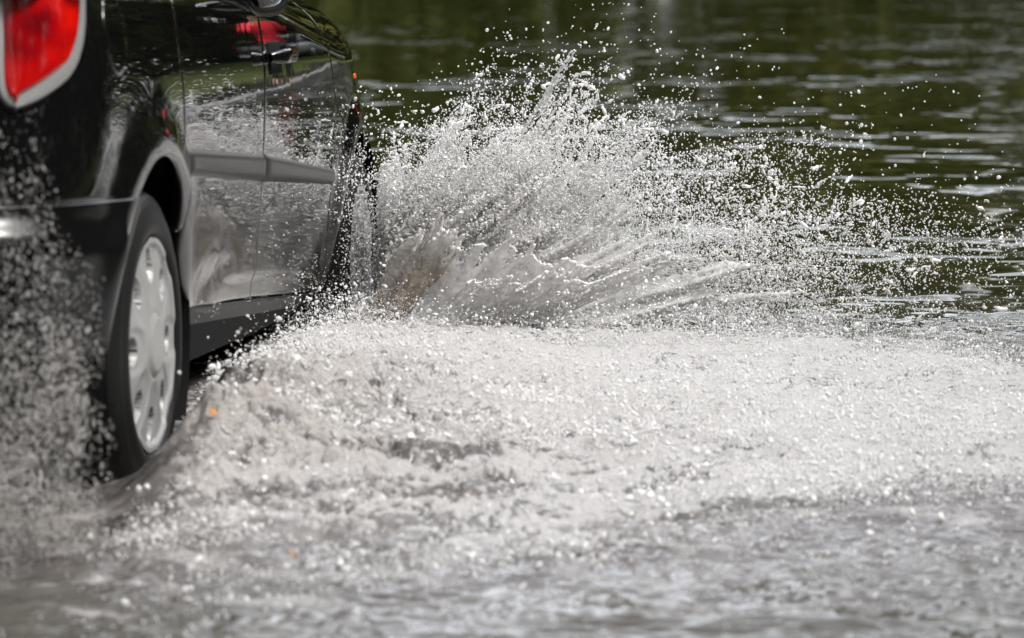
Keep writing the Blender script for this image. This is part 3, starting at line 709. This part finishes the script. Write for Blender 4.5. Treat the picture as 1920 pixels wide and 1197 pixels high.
M['silver'] = mat('silver_paint', (.5, .51, .52), .25, .4, coat=.6)
def parked_car(loc, rz, label):
    r = bpy.data.objects.new('parked_car', None); COL.objects.link(r); r.location = loc; r.rotation_euler.z = rz; tag(r, label, 'car', 'silver cars parked beyond the pond')
    prof = [(-2.0, .35, .62), (-2.02, .6, .78), (-1.9, .95, .95), (-1.2, 1.0, 1.0), (.8, .98, 1.02), (1.75, .85, .9), (2.05, .62, .75), (2.0, .35, .6)]
    xs = np.linspace(-2.02, 2.05, 30); top = np.interp(xs, [-2.02, -1.85, -1.2, .75, 1.8, 2.05], [.7, .95, .98, .98, .86, .6]); wid = .82*(1-np.abs((xs-.0)/2.12)**6*.35)
    g = []
    for x, t, w in zip(xs, top, wid):
        w_ = [.75, .93, 1., 1., .96, .86, .0]; zz = [.28, .32, .5, .7, t-.06, t, t+.03]
        sec = [(x, -w*a, min(z, t+.03)) for a, z in zip(w_, zz)]; g.append(sec+[(x, -y, z) for _, y, z in sec[::-1][1:]])
    b = MB().grid(np.array(g), flip=True); n = 13; b.f += [tuple(range(n)), tuple(29*n+k for k in reversed(range(n)))]; b.build('body', M['silver'], r)
    cs = np.linspace(-1.88, 1.15, 24); ct = np.interp(cs, [-1.88, -1.55, -1.0, .0, .35, 1.15], [.98, 1.35, 1.47, 1.46, 1.40, .98]); g = []
    for x, t in zip(cs, ct):
        h = (t-.96)/.5; sec = [(x, -.74+.0*h, .95), (x, -.74+.13*h, .95+(t-.95)*.85), (x, -.5, t), (x, 0, t+.02)]; g.append(sec+[(x, -y, z) for _, y, z in sec[::-1][1:]])
    MB().grid(np.array(g), flip=True).build('window', M['glass'], r)
    g = np.array(g)[5:18, 1:6]; g[..., 2] += .012; MB().grid(g, flip=True).build('roof', M['silver'], r)
    for sd in (1, -1):
        for a in ([(-1.75, .74, .96), (-1.5, .62, 1.33)], [(-.35, .755, .96), (-.35, .63, 1.43)], [(1.15, .75, .97), (.3, .60, 1.40)]): MB().tube([(x, y*sd, z) for x, y, z in a], .04, 8).build('pillar', M['silver'], r)
        MB().box((1.95, sd*.6, .66), (.06, .16, .07)).build('headlight', M['clear'], r); MB().box((-1.98, sd*.66, .8), (.04, .1, .12)).build('tail_light', M['lamp_red'], r)
        for x in (-1.25, 1.25):
            w = MB().tube([(x, sd*.62, .30), (x, sd*.66, .30), (x, sd*.83, .30), (x, sd*.84, .30)], [.27, .3, .3, .27], 28).build('wheel', M['rubber'], r)
            MB().tube([(x, sd*.8, .30), (x, sd*.848, .30)], [.2, .19], 24).build('rim', M['silver'], w)
for k, (x, y, a) in enumerate(((56, 7.6, .9), (58, 9.6, .9))):
    parked_car((x, -y, .2), a, ('nearer silver hatchback parked on the grass across the pond', 'farther silver hatchback half hidden behind the nearer one')[k])
#SPLASH
# ------------------------------------------------------------------ flying water
def drop_mat(name, white, col=(.86, .85, .84)):
    m = bpy.data.materials.new(name); m.use_nodes = True; b = P_(m)
    b.inputs['Base Color'].default_value = (.97, .98, .98, 1); b.inputs['Roughness'].default_value = .03; b.inputs['Transmission Weight'].default_value = 1; b.inputs['IOR'].default_value = 1.33
    w = N(m, 'ShaderNodeBsdfPrincipled'); w.inputs['Base Color'].default_value = (*col, 1); w.inputs['Roughness'].default_value = .18; w.inputs['IOR'].default_value = 1.33
    mx = N(m, 'ShaderNodeMixShader', Fac=white); L(m, b.outputs[0], mx.inputs[1]); L(m, w.outputs[0], mx.inputs[2]); L(m, mx.outputs[0], m.node_tree.nodes['Material Output'].inputs[0])
    return m
M['drop'] = drop_mat('water_drop', .58); M['foam_drop'] = drop_mat('frothy_drop', .66, (.88, .87, .86)); M['veil_drop'] = drop_mat('spray_drop', .36, (.70, .67, .64))
def sheet_mat(name, col, white, nscale=60., bump=.006):
    m = bpy.data.materials.new(name); m.use_nodes = True; b = P_(m); v = coord(m)
    b.inputs['Base Color'].default_value = (.95, .95, .94, 1); b.inputs['Roughness'].default_value = .06; b.inputs['Transmission Weight'].default_value = 1; b.inputs['IOR'].default_value = 1.33
    w = N(m, 'ShaderNodeBsdfPrincipled'); w.inputs['Base Color'].default_value = (*col, 1); w.inputs['Roughness'].default_value = .14; w.inputs['IOR'].default_value = 1.33
    n = N(m, 'ShaderNodeTexNoise', Scale=nscale, Detail=4., Roughness=.6); L(m, v, n.inputs['Vector'])
    bp = N(m, 'ShaderNodeBump', Strength=1., Distance=bump); L(m, n.outputs[0], bp.inputs['Height']); L(m, bp.outputs[0], w.inputs['Normal']); L(m, bp.outputs[0], b.inputs['Normal'])
    n2 = N(m, 'ShaderNodeTexNoise', Scale=22., Detail=4.); L(m, v, n2.inputs['Vector'])
    mx = N(m, 'ShaderNodeMixShader'); L(m, ramp(m, n2.outputs[0], [(.3, max(white-.3, 0)), (.7, min(white+.3, 1))]).outputs[0], mx.inputs[0])
    L(m, b.outputs[0], mx.inputs[1]); L(m, w.outputs[0], mx.inputs[2]); L(m, mx.outputs[0], m.node_tree.nodes['Material Output'].inputs[0])
    return m
M['froth'] = sheet_mat('splash_water', (.88, .865, .85), .66, 60., .003)
M['silt'] = sheet_mat('silty_water', (.34, .29, .225), .46, 40., .004)

def silt_gradient(m):                                             # silt hangs in the foot of the wave, the crest is froth
    w = [n for n in m.node_tree.nodes if n.type == 'BSDF_PRINCIPLED'][1]; sx = N(m, 'ShaderNodeSeparateXYZ'); v = coord(m); L(m, v, sx.inputs[0])
    nz = N(m, 'ShaderNodeTexNoise', Scale=14., Detail=3.); L(m, v, nz.inputs['Vector']); ad = N(m, 'ShaderNodeMath', operation='MULTIPLY_ADD'); L(m, nz.outputs[0], ad.inputs[0]); ad.inputs[1].default_value = .16; L(m, sx.outputs[2], ad.inputs[2])
    L(m, ramp(m, ad.outputs[0], [(.14, (.25, .20, .145)), (.24, (.42, .37, .31)), (.36, (.76, .74, .72))]).outputs[0], w.inputs['Base Color'])
silt_gradient(M['silt'])
def points_obj(name, p, rad, rot=None, scl=None):
    me = bpy.data.meshes.new(name); me.vertices.add(len(p)); q = np.array(p, np.float32); q[:, 1] *= -1; me.vertices.foreach_set('co', q.ravel())
    me.attributes.new('rad', 'FLOAT', 'POINT').data.foreach_set('value', np.asarray(rad, np.float32))
    if scl is not None: me.attributes.new('scl', 'FLOAT_VECTOR', 'POINT').data.foreach_set('vector', np.asarray(scl, np.float32).ravel())
    if rot is not None: me.attributes.new('rot', 'FLOAT_VECTOR', 'POINT').data.foreach_set('vector', np.asarray(rot, np.float32).ravel())
    o = bpy.data.objects.new(name, me); COL.objects.link(o); return o
def gn(o, name):
    t = bpy.data.node_groups.new(name, 'GeometryNodeTree')
    t.interface.new_socket('Geometry', in_out='INPUT', socket_type='NodeSocketGeometry'); t.interface.new_socket('Geometry', in_out='OUTPUT', socket_type='NodeSocketGeometry')
    i, u = t.nodes.new('NodeGroupInput'), t.nodes.new('NodeGroupOutput')
    o.modifiers.new('geo', 'NODES').node_group = t
    def nd(ty, **kw):
        n = t.nodes.new(ty)
        for k, v in kw.items():
            if k in n.inputs: n.inputs[k].default_value = v
            else: setattr(n, k, v)
        return n
    return t, i, u, nd
def named(t, nd, n, ty):
    a = nd('GeometryNodeInputNamedAttribute', data_type=ty); a.inputs['Name'].default_value = n
    return next(s for s in a.outputs if s.enabled and s.name == 'Attribute')
def instance_drops(o, m, sub=2):
    t, i, u, nd = gn(o, o.name+'_nodes'); join = nd('GeometryNodeGeometryToInstance')
    for k in range(5):                                                # five slightly different drops
        s = nd('GeometryNodeMeshIcoSphere', Radius=1., Subdivisions=sub); sp = nd('GeometryNodeSetPosition'); nz = nd('ShaderNodeTexNoise', Scale=.75, Detail=1.)
        nz.noise_dimensions = '4D'; nz.inputs['W'].default_value = k*7.3
        sb = nd('ShaderNodeVectorMath', operation='SUBTRACT'); sb.inputs[1].default_value = (.5, .5, .5)
        mu = nd('ShaderNodeVectorMath', operation='SCALE'); mu.inputs['Scale'].default_value = .9 if k else .1
        t.links.new(nz.outputs['Color'], sb.inputs[0]); t.links.new(sb.outputs[0], mu.inputs[0]); t.links.new(mu.outputs[0], sp.inputs['Offset'])
        t.links.new(s.outputs['Mesh'], sp.inputs['Geometry']); sh = nd('GeometryNodeSetShadeSmooth'); t.links.new(sp.outputs[0], sh.inputs[0])
        sm = nd('GeometryNodeSetMaterial', Material=m); t.links.new(sh.outputs[0], sm.inputs[0]); t.links.new(sm.outputs[0], join.inputs[0])
    ip = nd('GeometryNodeInstanceOnPoints'); ip.inputs['Pick Instance'].default_value = True
    t.links.new(i.outputs[0], ip.inputs['Points']); t.links.new(join.outputs[0], ip.inputs['Instance'])
    rd = nd('FunctionNodeRandomValue', data_type='INT'); rd.inputs['Min'].default_value = 0; rd.inputs['Max'].default_value = 4
    for a in rd.inputs:
        if a.type == 'INT' and a.name == 'Max': a.default_value = 4
        if a.type == 'INT' and a.name == 'Min': a.default_value = 0
    t.links.new(next(s for s in rd.outputs if s.enabled), ip.inputs['Instance Index'])
    t.links.new(named(t, nd, 'scl', 'FLOAT_VECTOR'), ip.inputs['Scale']); t.links.new(named(t, nd, 'rot', 'FLOAT_VECTOR'), ip.inputs['Rotation'])
    t.links.new(ip.outputs[0], u.inputs[0]); o.data.materials.append(m)
def liquid(o, m, voxel=.006, thr=.1):
    t, i, u, nd = gn(o, o.name+'_nodes')
    mp = nd('GeometryNodeMeshToPoints'); t.links.new(i.outputs[0], mp.inputs[0]); t.links.new(named(t, nd, 'rad', 'FLOAT'), mp.inputs['Radius'])
    pv = nd('GeometryNodePointsToVolume')
    try: pv.resolution_mode = 'VOXEL_SIZE'
    except Exception: pv.inputs['Resolution Mode'].default_value = 'Size'
    pv.inputs['Voxel Size'].default_value = voxel; t.links.new(mp.outputs[0], pv.inputs['Points']); t.links.new(named(t, nd, 'rad', 'FLOAT'), pv.inputs['Radius'])
    vm = nd('GeometryNodeVolumeToMesh'); vm.inputs['Threshold'].default_value = thr; t.links.new(pv.outputs[0], vm.inputs[0])
    sh = nd('GeometryNodeSetShadeSmooth'); t.links.new(vm.outputs[0], sh.inputs[0]); sm = nd('GeometryNodeSetMaterial', Material=m); t.links.new(sh.outputs[0], sm.inputs[0])
    t.links.new(sm.outputs[0], u.inputs[0]); o.data.materials.append(m)
def drops(name, p, r, label, stretch=None, sub=2, cat='water drops', m='drop'):
    n = len(p); sc = np.repeat(np.asarray(r)[:, None], 3, 1)*np.exp(rng.normal(0, .24, (n, 3))); ro = rng.uniform(0, 6.28, (n, 3))
    if stretch is not None: sc[:, 2] *= stretch; ro[:, :2] = rng.normal(0, .25, (n, 2))
    o = points_obj(name, p, r, ro, sc); instance_drops(o, M[m], sub); tag(o, label, cat, kind='stuff'); return o
def power_r(n, lo, hi, k=2.2): return lo*(1-rng.random(n)*(1-(lo/hi)**k))**(-1/k)

# the burst thrown sideways by the front wheel: a ragged fan; reach depends on the angle
_fa = np.radians([-4, 0, 5, 10, 16, 22, 30, 40, 50, 58, 65, 75, 85, 95])
_fr = np.array([1.70, 1.86, 1.82, 1.66, 1.50, 1.30, 1.12, .95, .95, .76, .64, .54, .49, .48])
def reach(a): return np.interp(a, _fa, _fr)
FX = 2.66
def fan_point(a, t, depth):
    rho = reach(a)*t*(1+.22*noise(np.stack([a*9, 0*a+2, 0*a], 1)))
    x = FX-.10-.22*t+depth*(.06+.20*t)
    return np.stack([x, .80+rho*np.cos(a), -.02+rho*np.sin(a)], 1)
def shows_wheel(p, k=.15):
    """thin the water out beside the wheel's outer face"""
    return ~((p[:, 1] < 0.855+.22*np.maximum(2.62-p[:, 0], 0)) & (p[:, 0] > .9) & (p[:, 2] > .02) & (rng.random(len(p)) > k))
def fan_density(a, t, p):
    """0..1 how much water is at this place of the fan"""
    clump = fbm(np.stack([a*10, t*3., p[:, 0]*3], 1), 3)*1.1+fbm(p*13+40, 3, .6)*1.25+fbm(p*42+9, 2, .6)*.6
    base = np.interp(t, [0, .35, .6, .8, .95, 1.0], [1.5, 1.2, .80, .42, .05, -.3])+.17*sstep(.75, .3, a)*sstep(.3, .5, t)
    low = .45*sstep(.16, .08, a)*sstep(.14, .25, t)*sstep(.5, .3, t)                       # dark gap above the surface, right of the tongue
    return base-low*1.1+clump
def fan():
    n = 200000
    a = np.radians(rng.uniform(-3, 93, n)); t = rng.random(n)**.75*.72; d = np.clip(rng.normal(0, .6, n), -1.8, 1.8); p = fan_point(a, t, d)
    st = fbm(np.stack([a*16, t*2.2, p[:, 0]*5], 1), 3)+.35*noise(np.stack([a*45, t*7, p[:, 0]*14], 1))        # radial streaks
    D = np.interp(t, [0, .3, .5, .72], [.55, .45, .22, -.1])+st
    k = (D > .34) & shows_wheel(p)
    q = p[k]; r = np.interp(D[k], [.34, .9], [.0032, .0070])*rng.uniform(.7, 1.25, len(q))
    nd = 760000; a = np.radians(93*rng.random(nd)**1.25-3); t = rng.random(nd)**.8*1.06; dd = np.clip(rng.normal(0, .8, nd), -2, 2); pd = fan_point(a, t, dd)
    Dd = fan_density(a, t, pd)
    kd = rng.random(nd) < np.clip((Dd-.05)*.6, 0.004, .9)*np.interp(t, [0, .3, .7, 1.06], [.25, .50, .55, .38])
    kd &= shows_wheel(pd)
    pdk = pd[kd]; tk = t[kd]; rd = power_r(len(pdk), .0009, .0060, 2.2)*np.interp(tk, [0, .5, 1], [.8, 1.05, 1.45])
    big = rd > .0030                                                    # bigger drops become torn, joined blobs
    cb, rb = pdk[big], rd[big]; out = (cb-np.array([FX, .8, -.02])); out /= np.linalg.norm(out, axis=1)[:, None]
    dr = out*rng.uniform(.3, 1, (len(cb), 1))+rng.normal(0, .75, (len(cb), 3)); dr /= np.linalg.norm(dr, axis=1)[:, None]
    ln = rb*rng.gamma(1.6, 1.3, len(cb)); bend = rng.normal(0, .6, (len(cb), 3))
    for j in range(6):
        f = j/5-.5; q = np.vstack([q, cb+dr*(ln*2*f)[:, None]+bend*(ln*(f*f))[:, None]]); r = np.r_[r, rb*(1-1.3*abs(f)*rng.uniform(.3, 1, len(cb)))*.85]
    return q, r, pdk[~big], rd[~big]
def veil(l0, l1, a0, a1, n0, n1, x0, x1, nu, nv, seed, hole=.2, r=.0055, curl=.06, base=-.03, amp=1.):
    """a film of water standing across the view: it rises from the line l0..l1 (metres out from the wheel) and frays into streaks"""
    u, v = np.meshgrid(np.linspace(0, 1, nu), np.linspace(0, 1, nv), indexing='ij'); u, v = u.ravel(), v.ravel()
    a = np.radians(a0+(a1-a0)*v); ln = (n0+(n1-n0)*v)*(1+.35*noise(np.stack([v*5, 0*v, 0*v+seed], 1)))
    st = noise(np.stack([v*9, u*1.5, 0*u+seed], 1)); s2 = noise(np.stack([v*26, u*3., 0*u+seed+3], 1))
    w = (.05*st+.018*s2)*amp
    rho = ln*u
    y = .80+l0+(l1-l0)*v+rho*np.cos(a)+.05*u*noise(np.stack([v*6, u*2, 0*u+seed+8], 1)); z = base+rho*np.sin(a)-.10*(rho*np.cos(a))**2
    x = x0+(x1-x0)*v+w*(.3+u)-curl*u*u
    h = .8*st+.5*s2+.5*fbm(np.stack([v*18, u*6, 0*u+seed+20], 1), 3)
    k = h < np.interp(u, [0, .5, .85, 1.], [1.2, hole+.35, hole-.15, hole-.8])
    p = np.stack([x, y, z], 1)
    return p[k]+rng.normal(0, .0007, (k.sum(), 3)), r*np.interp(u, [0, 1], [1.25, .7])[k]*np.clip(1-.45*s2[k], .5, 1.5)
def ligament(c, size, r, n=26):
    t = np.linspace(0, rng.uniform(1.0, 3.4), n); ax = rng.normal(size=(2, 3)); ax[0] /= np.linalg.norm(ax[0]); ax[1] -= ax[0]*ax[1].dot(ax[0]); ax[1] /= np.linalg.norm(ax[1])
    ax[:, 0] *= .6
    p = c+size*(np.cos(t)[:, None]*ax[0]*rng.uniform(.6, 1.1)+np.sin(t)[:, None]*ax[1])+.25*size*np.stack([noise(np.stack([t*1.3, 0*t+rng.uniform(0, 90), 0*t], 1)) for _ in range(3)], 1)
    return p, r*np.clip(.8+.7*noise(np.stack([np.arange(n)*.35, 0*t+rng.uniform(0, 90), 0*t], 1)), .35, 1.5)*(1-.5*np.abs(np.linspace(-1, 1, n))**3)
def build_fan():
    q, r, pd, rd = fan(); Pq, Rq = [q], [r]
    for args in ((.04, .34, 84, 52, .50, .62, 2.62, 2.50, 90, 110, 3, .25), (.10, .42, 66, 42, .62, .66, 2.50, 2.40, 100, 110, 13, .15), (.17, .40, 58, 36, .34, .38, 2.12, 2.20, 110, 120, 23, 1.1, .0052, .14, -.03, .45),
                 (.24, .46, 50, 30, .26, .40, 2.06, 2.14, 100, 110, 33, 1.0, .0050, .16, -.03, .4), (.25, .60, 40, 16, .55, .70, 2.36, 2.30, 100, 100, 43, -.02), (.02, .26, 88, 66, .42, .50, 2.72, 2.60, 80, 90, 53, .2), (.16, .30, 60, 50, .80, .72, 2.58, 2.55, 120, 50, 63, .0),
                 (.08, .27, 70, 48, .52, .50, 2.60, 2.54, 150, 120, 91, .35, .0048, .14, -.03, .8)):
        a, b = veil(*args); Pq.append(a); Rq.append(b)
    for _ in range(150):                                              # loops and threads torn off the rim
        an = math.radians(rng.uniform(4, 88)); t = rng.uniform(.45, .98)
        c = fan_point(np.array([an]), np.array([t]), np.array([rng.normal()*.6]))[0]; a, b = ligament(c, rng.uniform(.012, .045), rng.uniform(.0028, .0052)); Pq.append(a); Rq.append(b)
    for c, sz, rr in (((2.62, 1.36, .60), .05, .006), ((2.60, 1.41, .58), .055, .006), ((2.63, 1.44, .54), .045, .0055), ((2.6, 1.38, .52), .06, .0055), ((2.62, 1.33, .55), .04, .005), ((2.75, .90, .475), .03, .0045), ((2.75, .872, .45), .028, .0045), ((2.6, 1.90, .36), .05, .005), ((2.6, 1.92, .31), .045, .005)):
        for _ in range(2): a, b = ligament(np.array(c), sz, rr, 40); Pq.append(a); Rq.append(b)
    Pq, Rq = np.vstack(Pq), np.concatenate(Rq); k = shows_wheel(Pq, .0); o = points_obj('splash', Pq[k], Rq[k]); liquid(o, M['froth'], .0048)
    tag(o, 'white crown of water bursting sideways from the front wheel', 'splash', kind='stuff')
    drops('splash_drops', pd, rd, 'scattered clear drops flung out of the crown at the front wheel')
build_fan()
def tongue():
    Pq, Rq = [], []
    for args in ((.07, .155, 60, 54, .33, .36, 2.02, 2.05, 160, 80, 71, 1.6, .0062, .05, -.02, .35), (.10, .15, 58, 55, .38, .36, 2.00, 2.02, 160, 50, 81, 1.2, .005, .07, -.02, .3)):
        a, b = veil(*args); Pq.append(a); Rq.append(b)
    o = points_obj('silty_wave', np.vstack(Pq), np.concatenate(Rq)); liquid(o, M['silt'], .0045)
    tag(o, 'brown silty tongue of water leaping up beside the front wheel', 'wave', kind='stuff')
tongue()
def foam_drops():
    n = 800000; x = rng.uniform(-1.6, 2.5, n); y = rng.uniform(.75, 2.75, n); m = np.maximum(foam_mask(x, y), .09)*sstep(2.4, 2.05, x)
    P3 = np.stack([(.5*x+.87*y)*1.2, (.87*x-.5*y)*3, 0*x], 1); pat = fbm(P3+3, 4, .6)+.6*fbm(P3*6+9, 2)
    k = rng.random(n) < m*np.clip(.16+2.1*pat, .03, 1)*np.interp(x, [-.6, .2, 1.], [.45, .7, 1.]); x, y = x[k], y[k]
    hz = rng.exponential(.020, len(x))*np.interp(x, [-.8, .4, 1.5, 1.9], [.5, 1., 1.4, 2.6])*(1+1.2*np.maximum(noise(np.stack([x*5, y*7, 0*x], 1)), 0)); z = crest(x, y)+.005+hz
    k = (z < crest(x, y)+.20) & ~((y < .9) & (x < .5)) & ~((np.abs(y-.92) < .055+.02*np.sin(x*23)) & (x > -.6) & (x < .22) & (rng.random(len(x)) < .8)); x, y, z = x[k], y[k], z[k]
    drops('foam_drops', np.stack([x, y, z], 1), power_r(len(x), .0010, .0080, 2.2)*np.interp(x, [-1., -.5, .2, 1.3], [.7, 1., 1., .62]), 'sheet of fine spray skimming over the churned water', sub=1, m='foam_drop')
foam_drops()
def rear_spray():
    n = 190000; x = rng.uniform(-1.10, -.80, n); y = rng.uniform(.50, .96, n); z = rng.uniform(0, .74, n)
    f = fbm(np.stack([x*9, y*9, z*5], 1), 3)+.5*noise(np.stack([x*30, y*30, z*16], 1))
    dens = np.interp(z, [0, .12, .25, .40, .52, .62, .74], [.03, .42, .40, .20, .09, .05, .015])
    k = (rng.random(n) < dens*np.clip(.6+1.5*f, .05, 1.3)) & (y < .925+.04*noise(np.stack([z*8, x*5, 0*x], 1))-np.clip(z-.35, 0, 1)*.25)
    drops('wheel_spray', np.stack([x, y, z], 1)[k], power_r(k.sum(), .0005, .0017, 2.), 'veil of falling drops in front of the dark rear bumper', stretch=2.6, sub=1, m='veil_drop')
rear_spray()
def wash_drops():
    n = 15000; x = rng.uniform(-.4, 2.5, n); y = .84+rng.exponential(.12, n); z = crest(x, np.maximum(y, .9))+rng.exponential(.030, n)*np.interp(x, [-.4, .3, 1.5], [.25, .5, 1.0])
    k = (rng.random(n) < np.clip(.5+1.4*fbm(np.stack([x*8, y*8, z*8], 1), 3), .03, 1)) & ~((x < .33) & (y < .93))
    k &= shows_wheel(np.stack([x, y, z-.10], 1), .1)
    drops('wash_drops', np.stack([x, y, z], 1)[k], power_r(k.sum(), .0014, .0062, 2.), 'beads of water leaping off the wash between the two wheels')
    m = 900; a = np.radians(rng.uniform(0, 95, m)); p = fan_point(a, rng.uniform(.9, 1.25, m), rng.normal(0, .8, m))
    drops('stray_drops', p, power_r(m, .0013, .005, 2.), 'sparse stray drops high over the dark pond')
wash_drops()

M['dead_leaf'] = noisy('dead_leaf', (.30, .12, .02), (.48, .22, .05), 60, .5, .002)
def leaf(x, yr, z, size, rot, label):
    g = []
    for t in np.linspace(0, 1, 9):
        w = math.sin(math.pi*t**.8)*.38*(1+.15*math.sin(t*25)); g.append([(size*(t-.5), size*w*v, size*(.10*abs(v)+.12*math.sin(t*3))) for v in (-1, -.5, 0, .5, 1)])
    mb = MB().grid(np.array(g)); mb.tube([(-.5*size, 0, 0), (-.75*size, .05*size, .03*size)], size*.02, 5)
    o = mb.build('leaf', M['dead_leaf']); o.location = (x, -yr, z); o.rotation_euler = rot
    so_ = o.modifiers.new('thickness', 'SOLIDIFY'); so_.thickness = .0008
    tag(o, label, 'leaf', 'fallen leaves in the water'); return o
leaf(-.20, .965, .150, .022, (.5, -.5, .4), 'larger orange leaf caught in the wave beside the rear wheel')
leaf(-.98, 1.247, .045, .016, (.3, -.6, 1.2), 'small orange leaf in the churned water near the camera')

def mist():
    n = 520000; x = rng.uniform(-.2, 2.2, n); y = rng.uniform(1.0, 2.75, n); f = fbm(np.stack([(.5*x+.87*y)*1.6, (.87*x-.5*y)*4, 0*x+50], 1), 4, .6)
    k = rng.random(n) < foam_mask(x, y)*np.clip(.34+1.5*f, 0, 1)*np.exp(-((x-.75-.12*(y-1.2))/.75)**2); x, y = x[k], y[k]
    drops('mist', np.stack([x, y, crest(x, y)+.01+rng.exponential(.03, len(x))], 1), power_r(len(x), .0006, .0014, 3), 'fine white mist drifting low across the brightest foam', sub=1, cat='mist', m='foam_drop')
mist()
def door_beads():
    n = 9000; q = rng.uniform(-.55, 2.12, n); z = np.where(q < .25, rng.uniform(.62, .93, n), .30+.62*rng.random(n)**1.5)
    k = (rng.random(n) < np.clip(.35+1.3*fbm(np.stack([q*7, z*7, 0*q], 1), 3), .03, 1)*np.interp(z, [.3, .55, .72, .8], [1, .6, .12, 0])*(q > .3)) & (np.hypot(q-.1, z-.31) > .47)
    for c in (DOOR_R, BGAP, FGAP): o_ = np.argsort(c[:, 1]); k &= np.abs(q-np.interp(z, c[o_, 1], c[o_, 0])) > .016
    p = skin(q[k], z[k])+skin_n(q[k], z[k])*np.where((z[k] < .66) & (z[k] > .54), .012, .0005)[:, None]
    w = np.array([(lambda v: (v.x, -v.y, v.z))(CARM @ Vector((a, -b, c))) for a, b, c in p])
    drops('door_beads', w, power_r(len(w), .0007, .0024, 2.4), 'beads of water clinging to the black doors and rear quarter', sub=1, m='veil_drop')
door_beads()
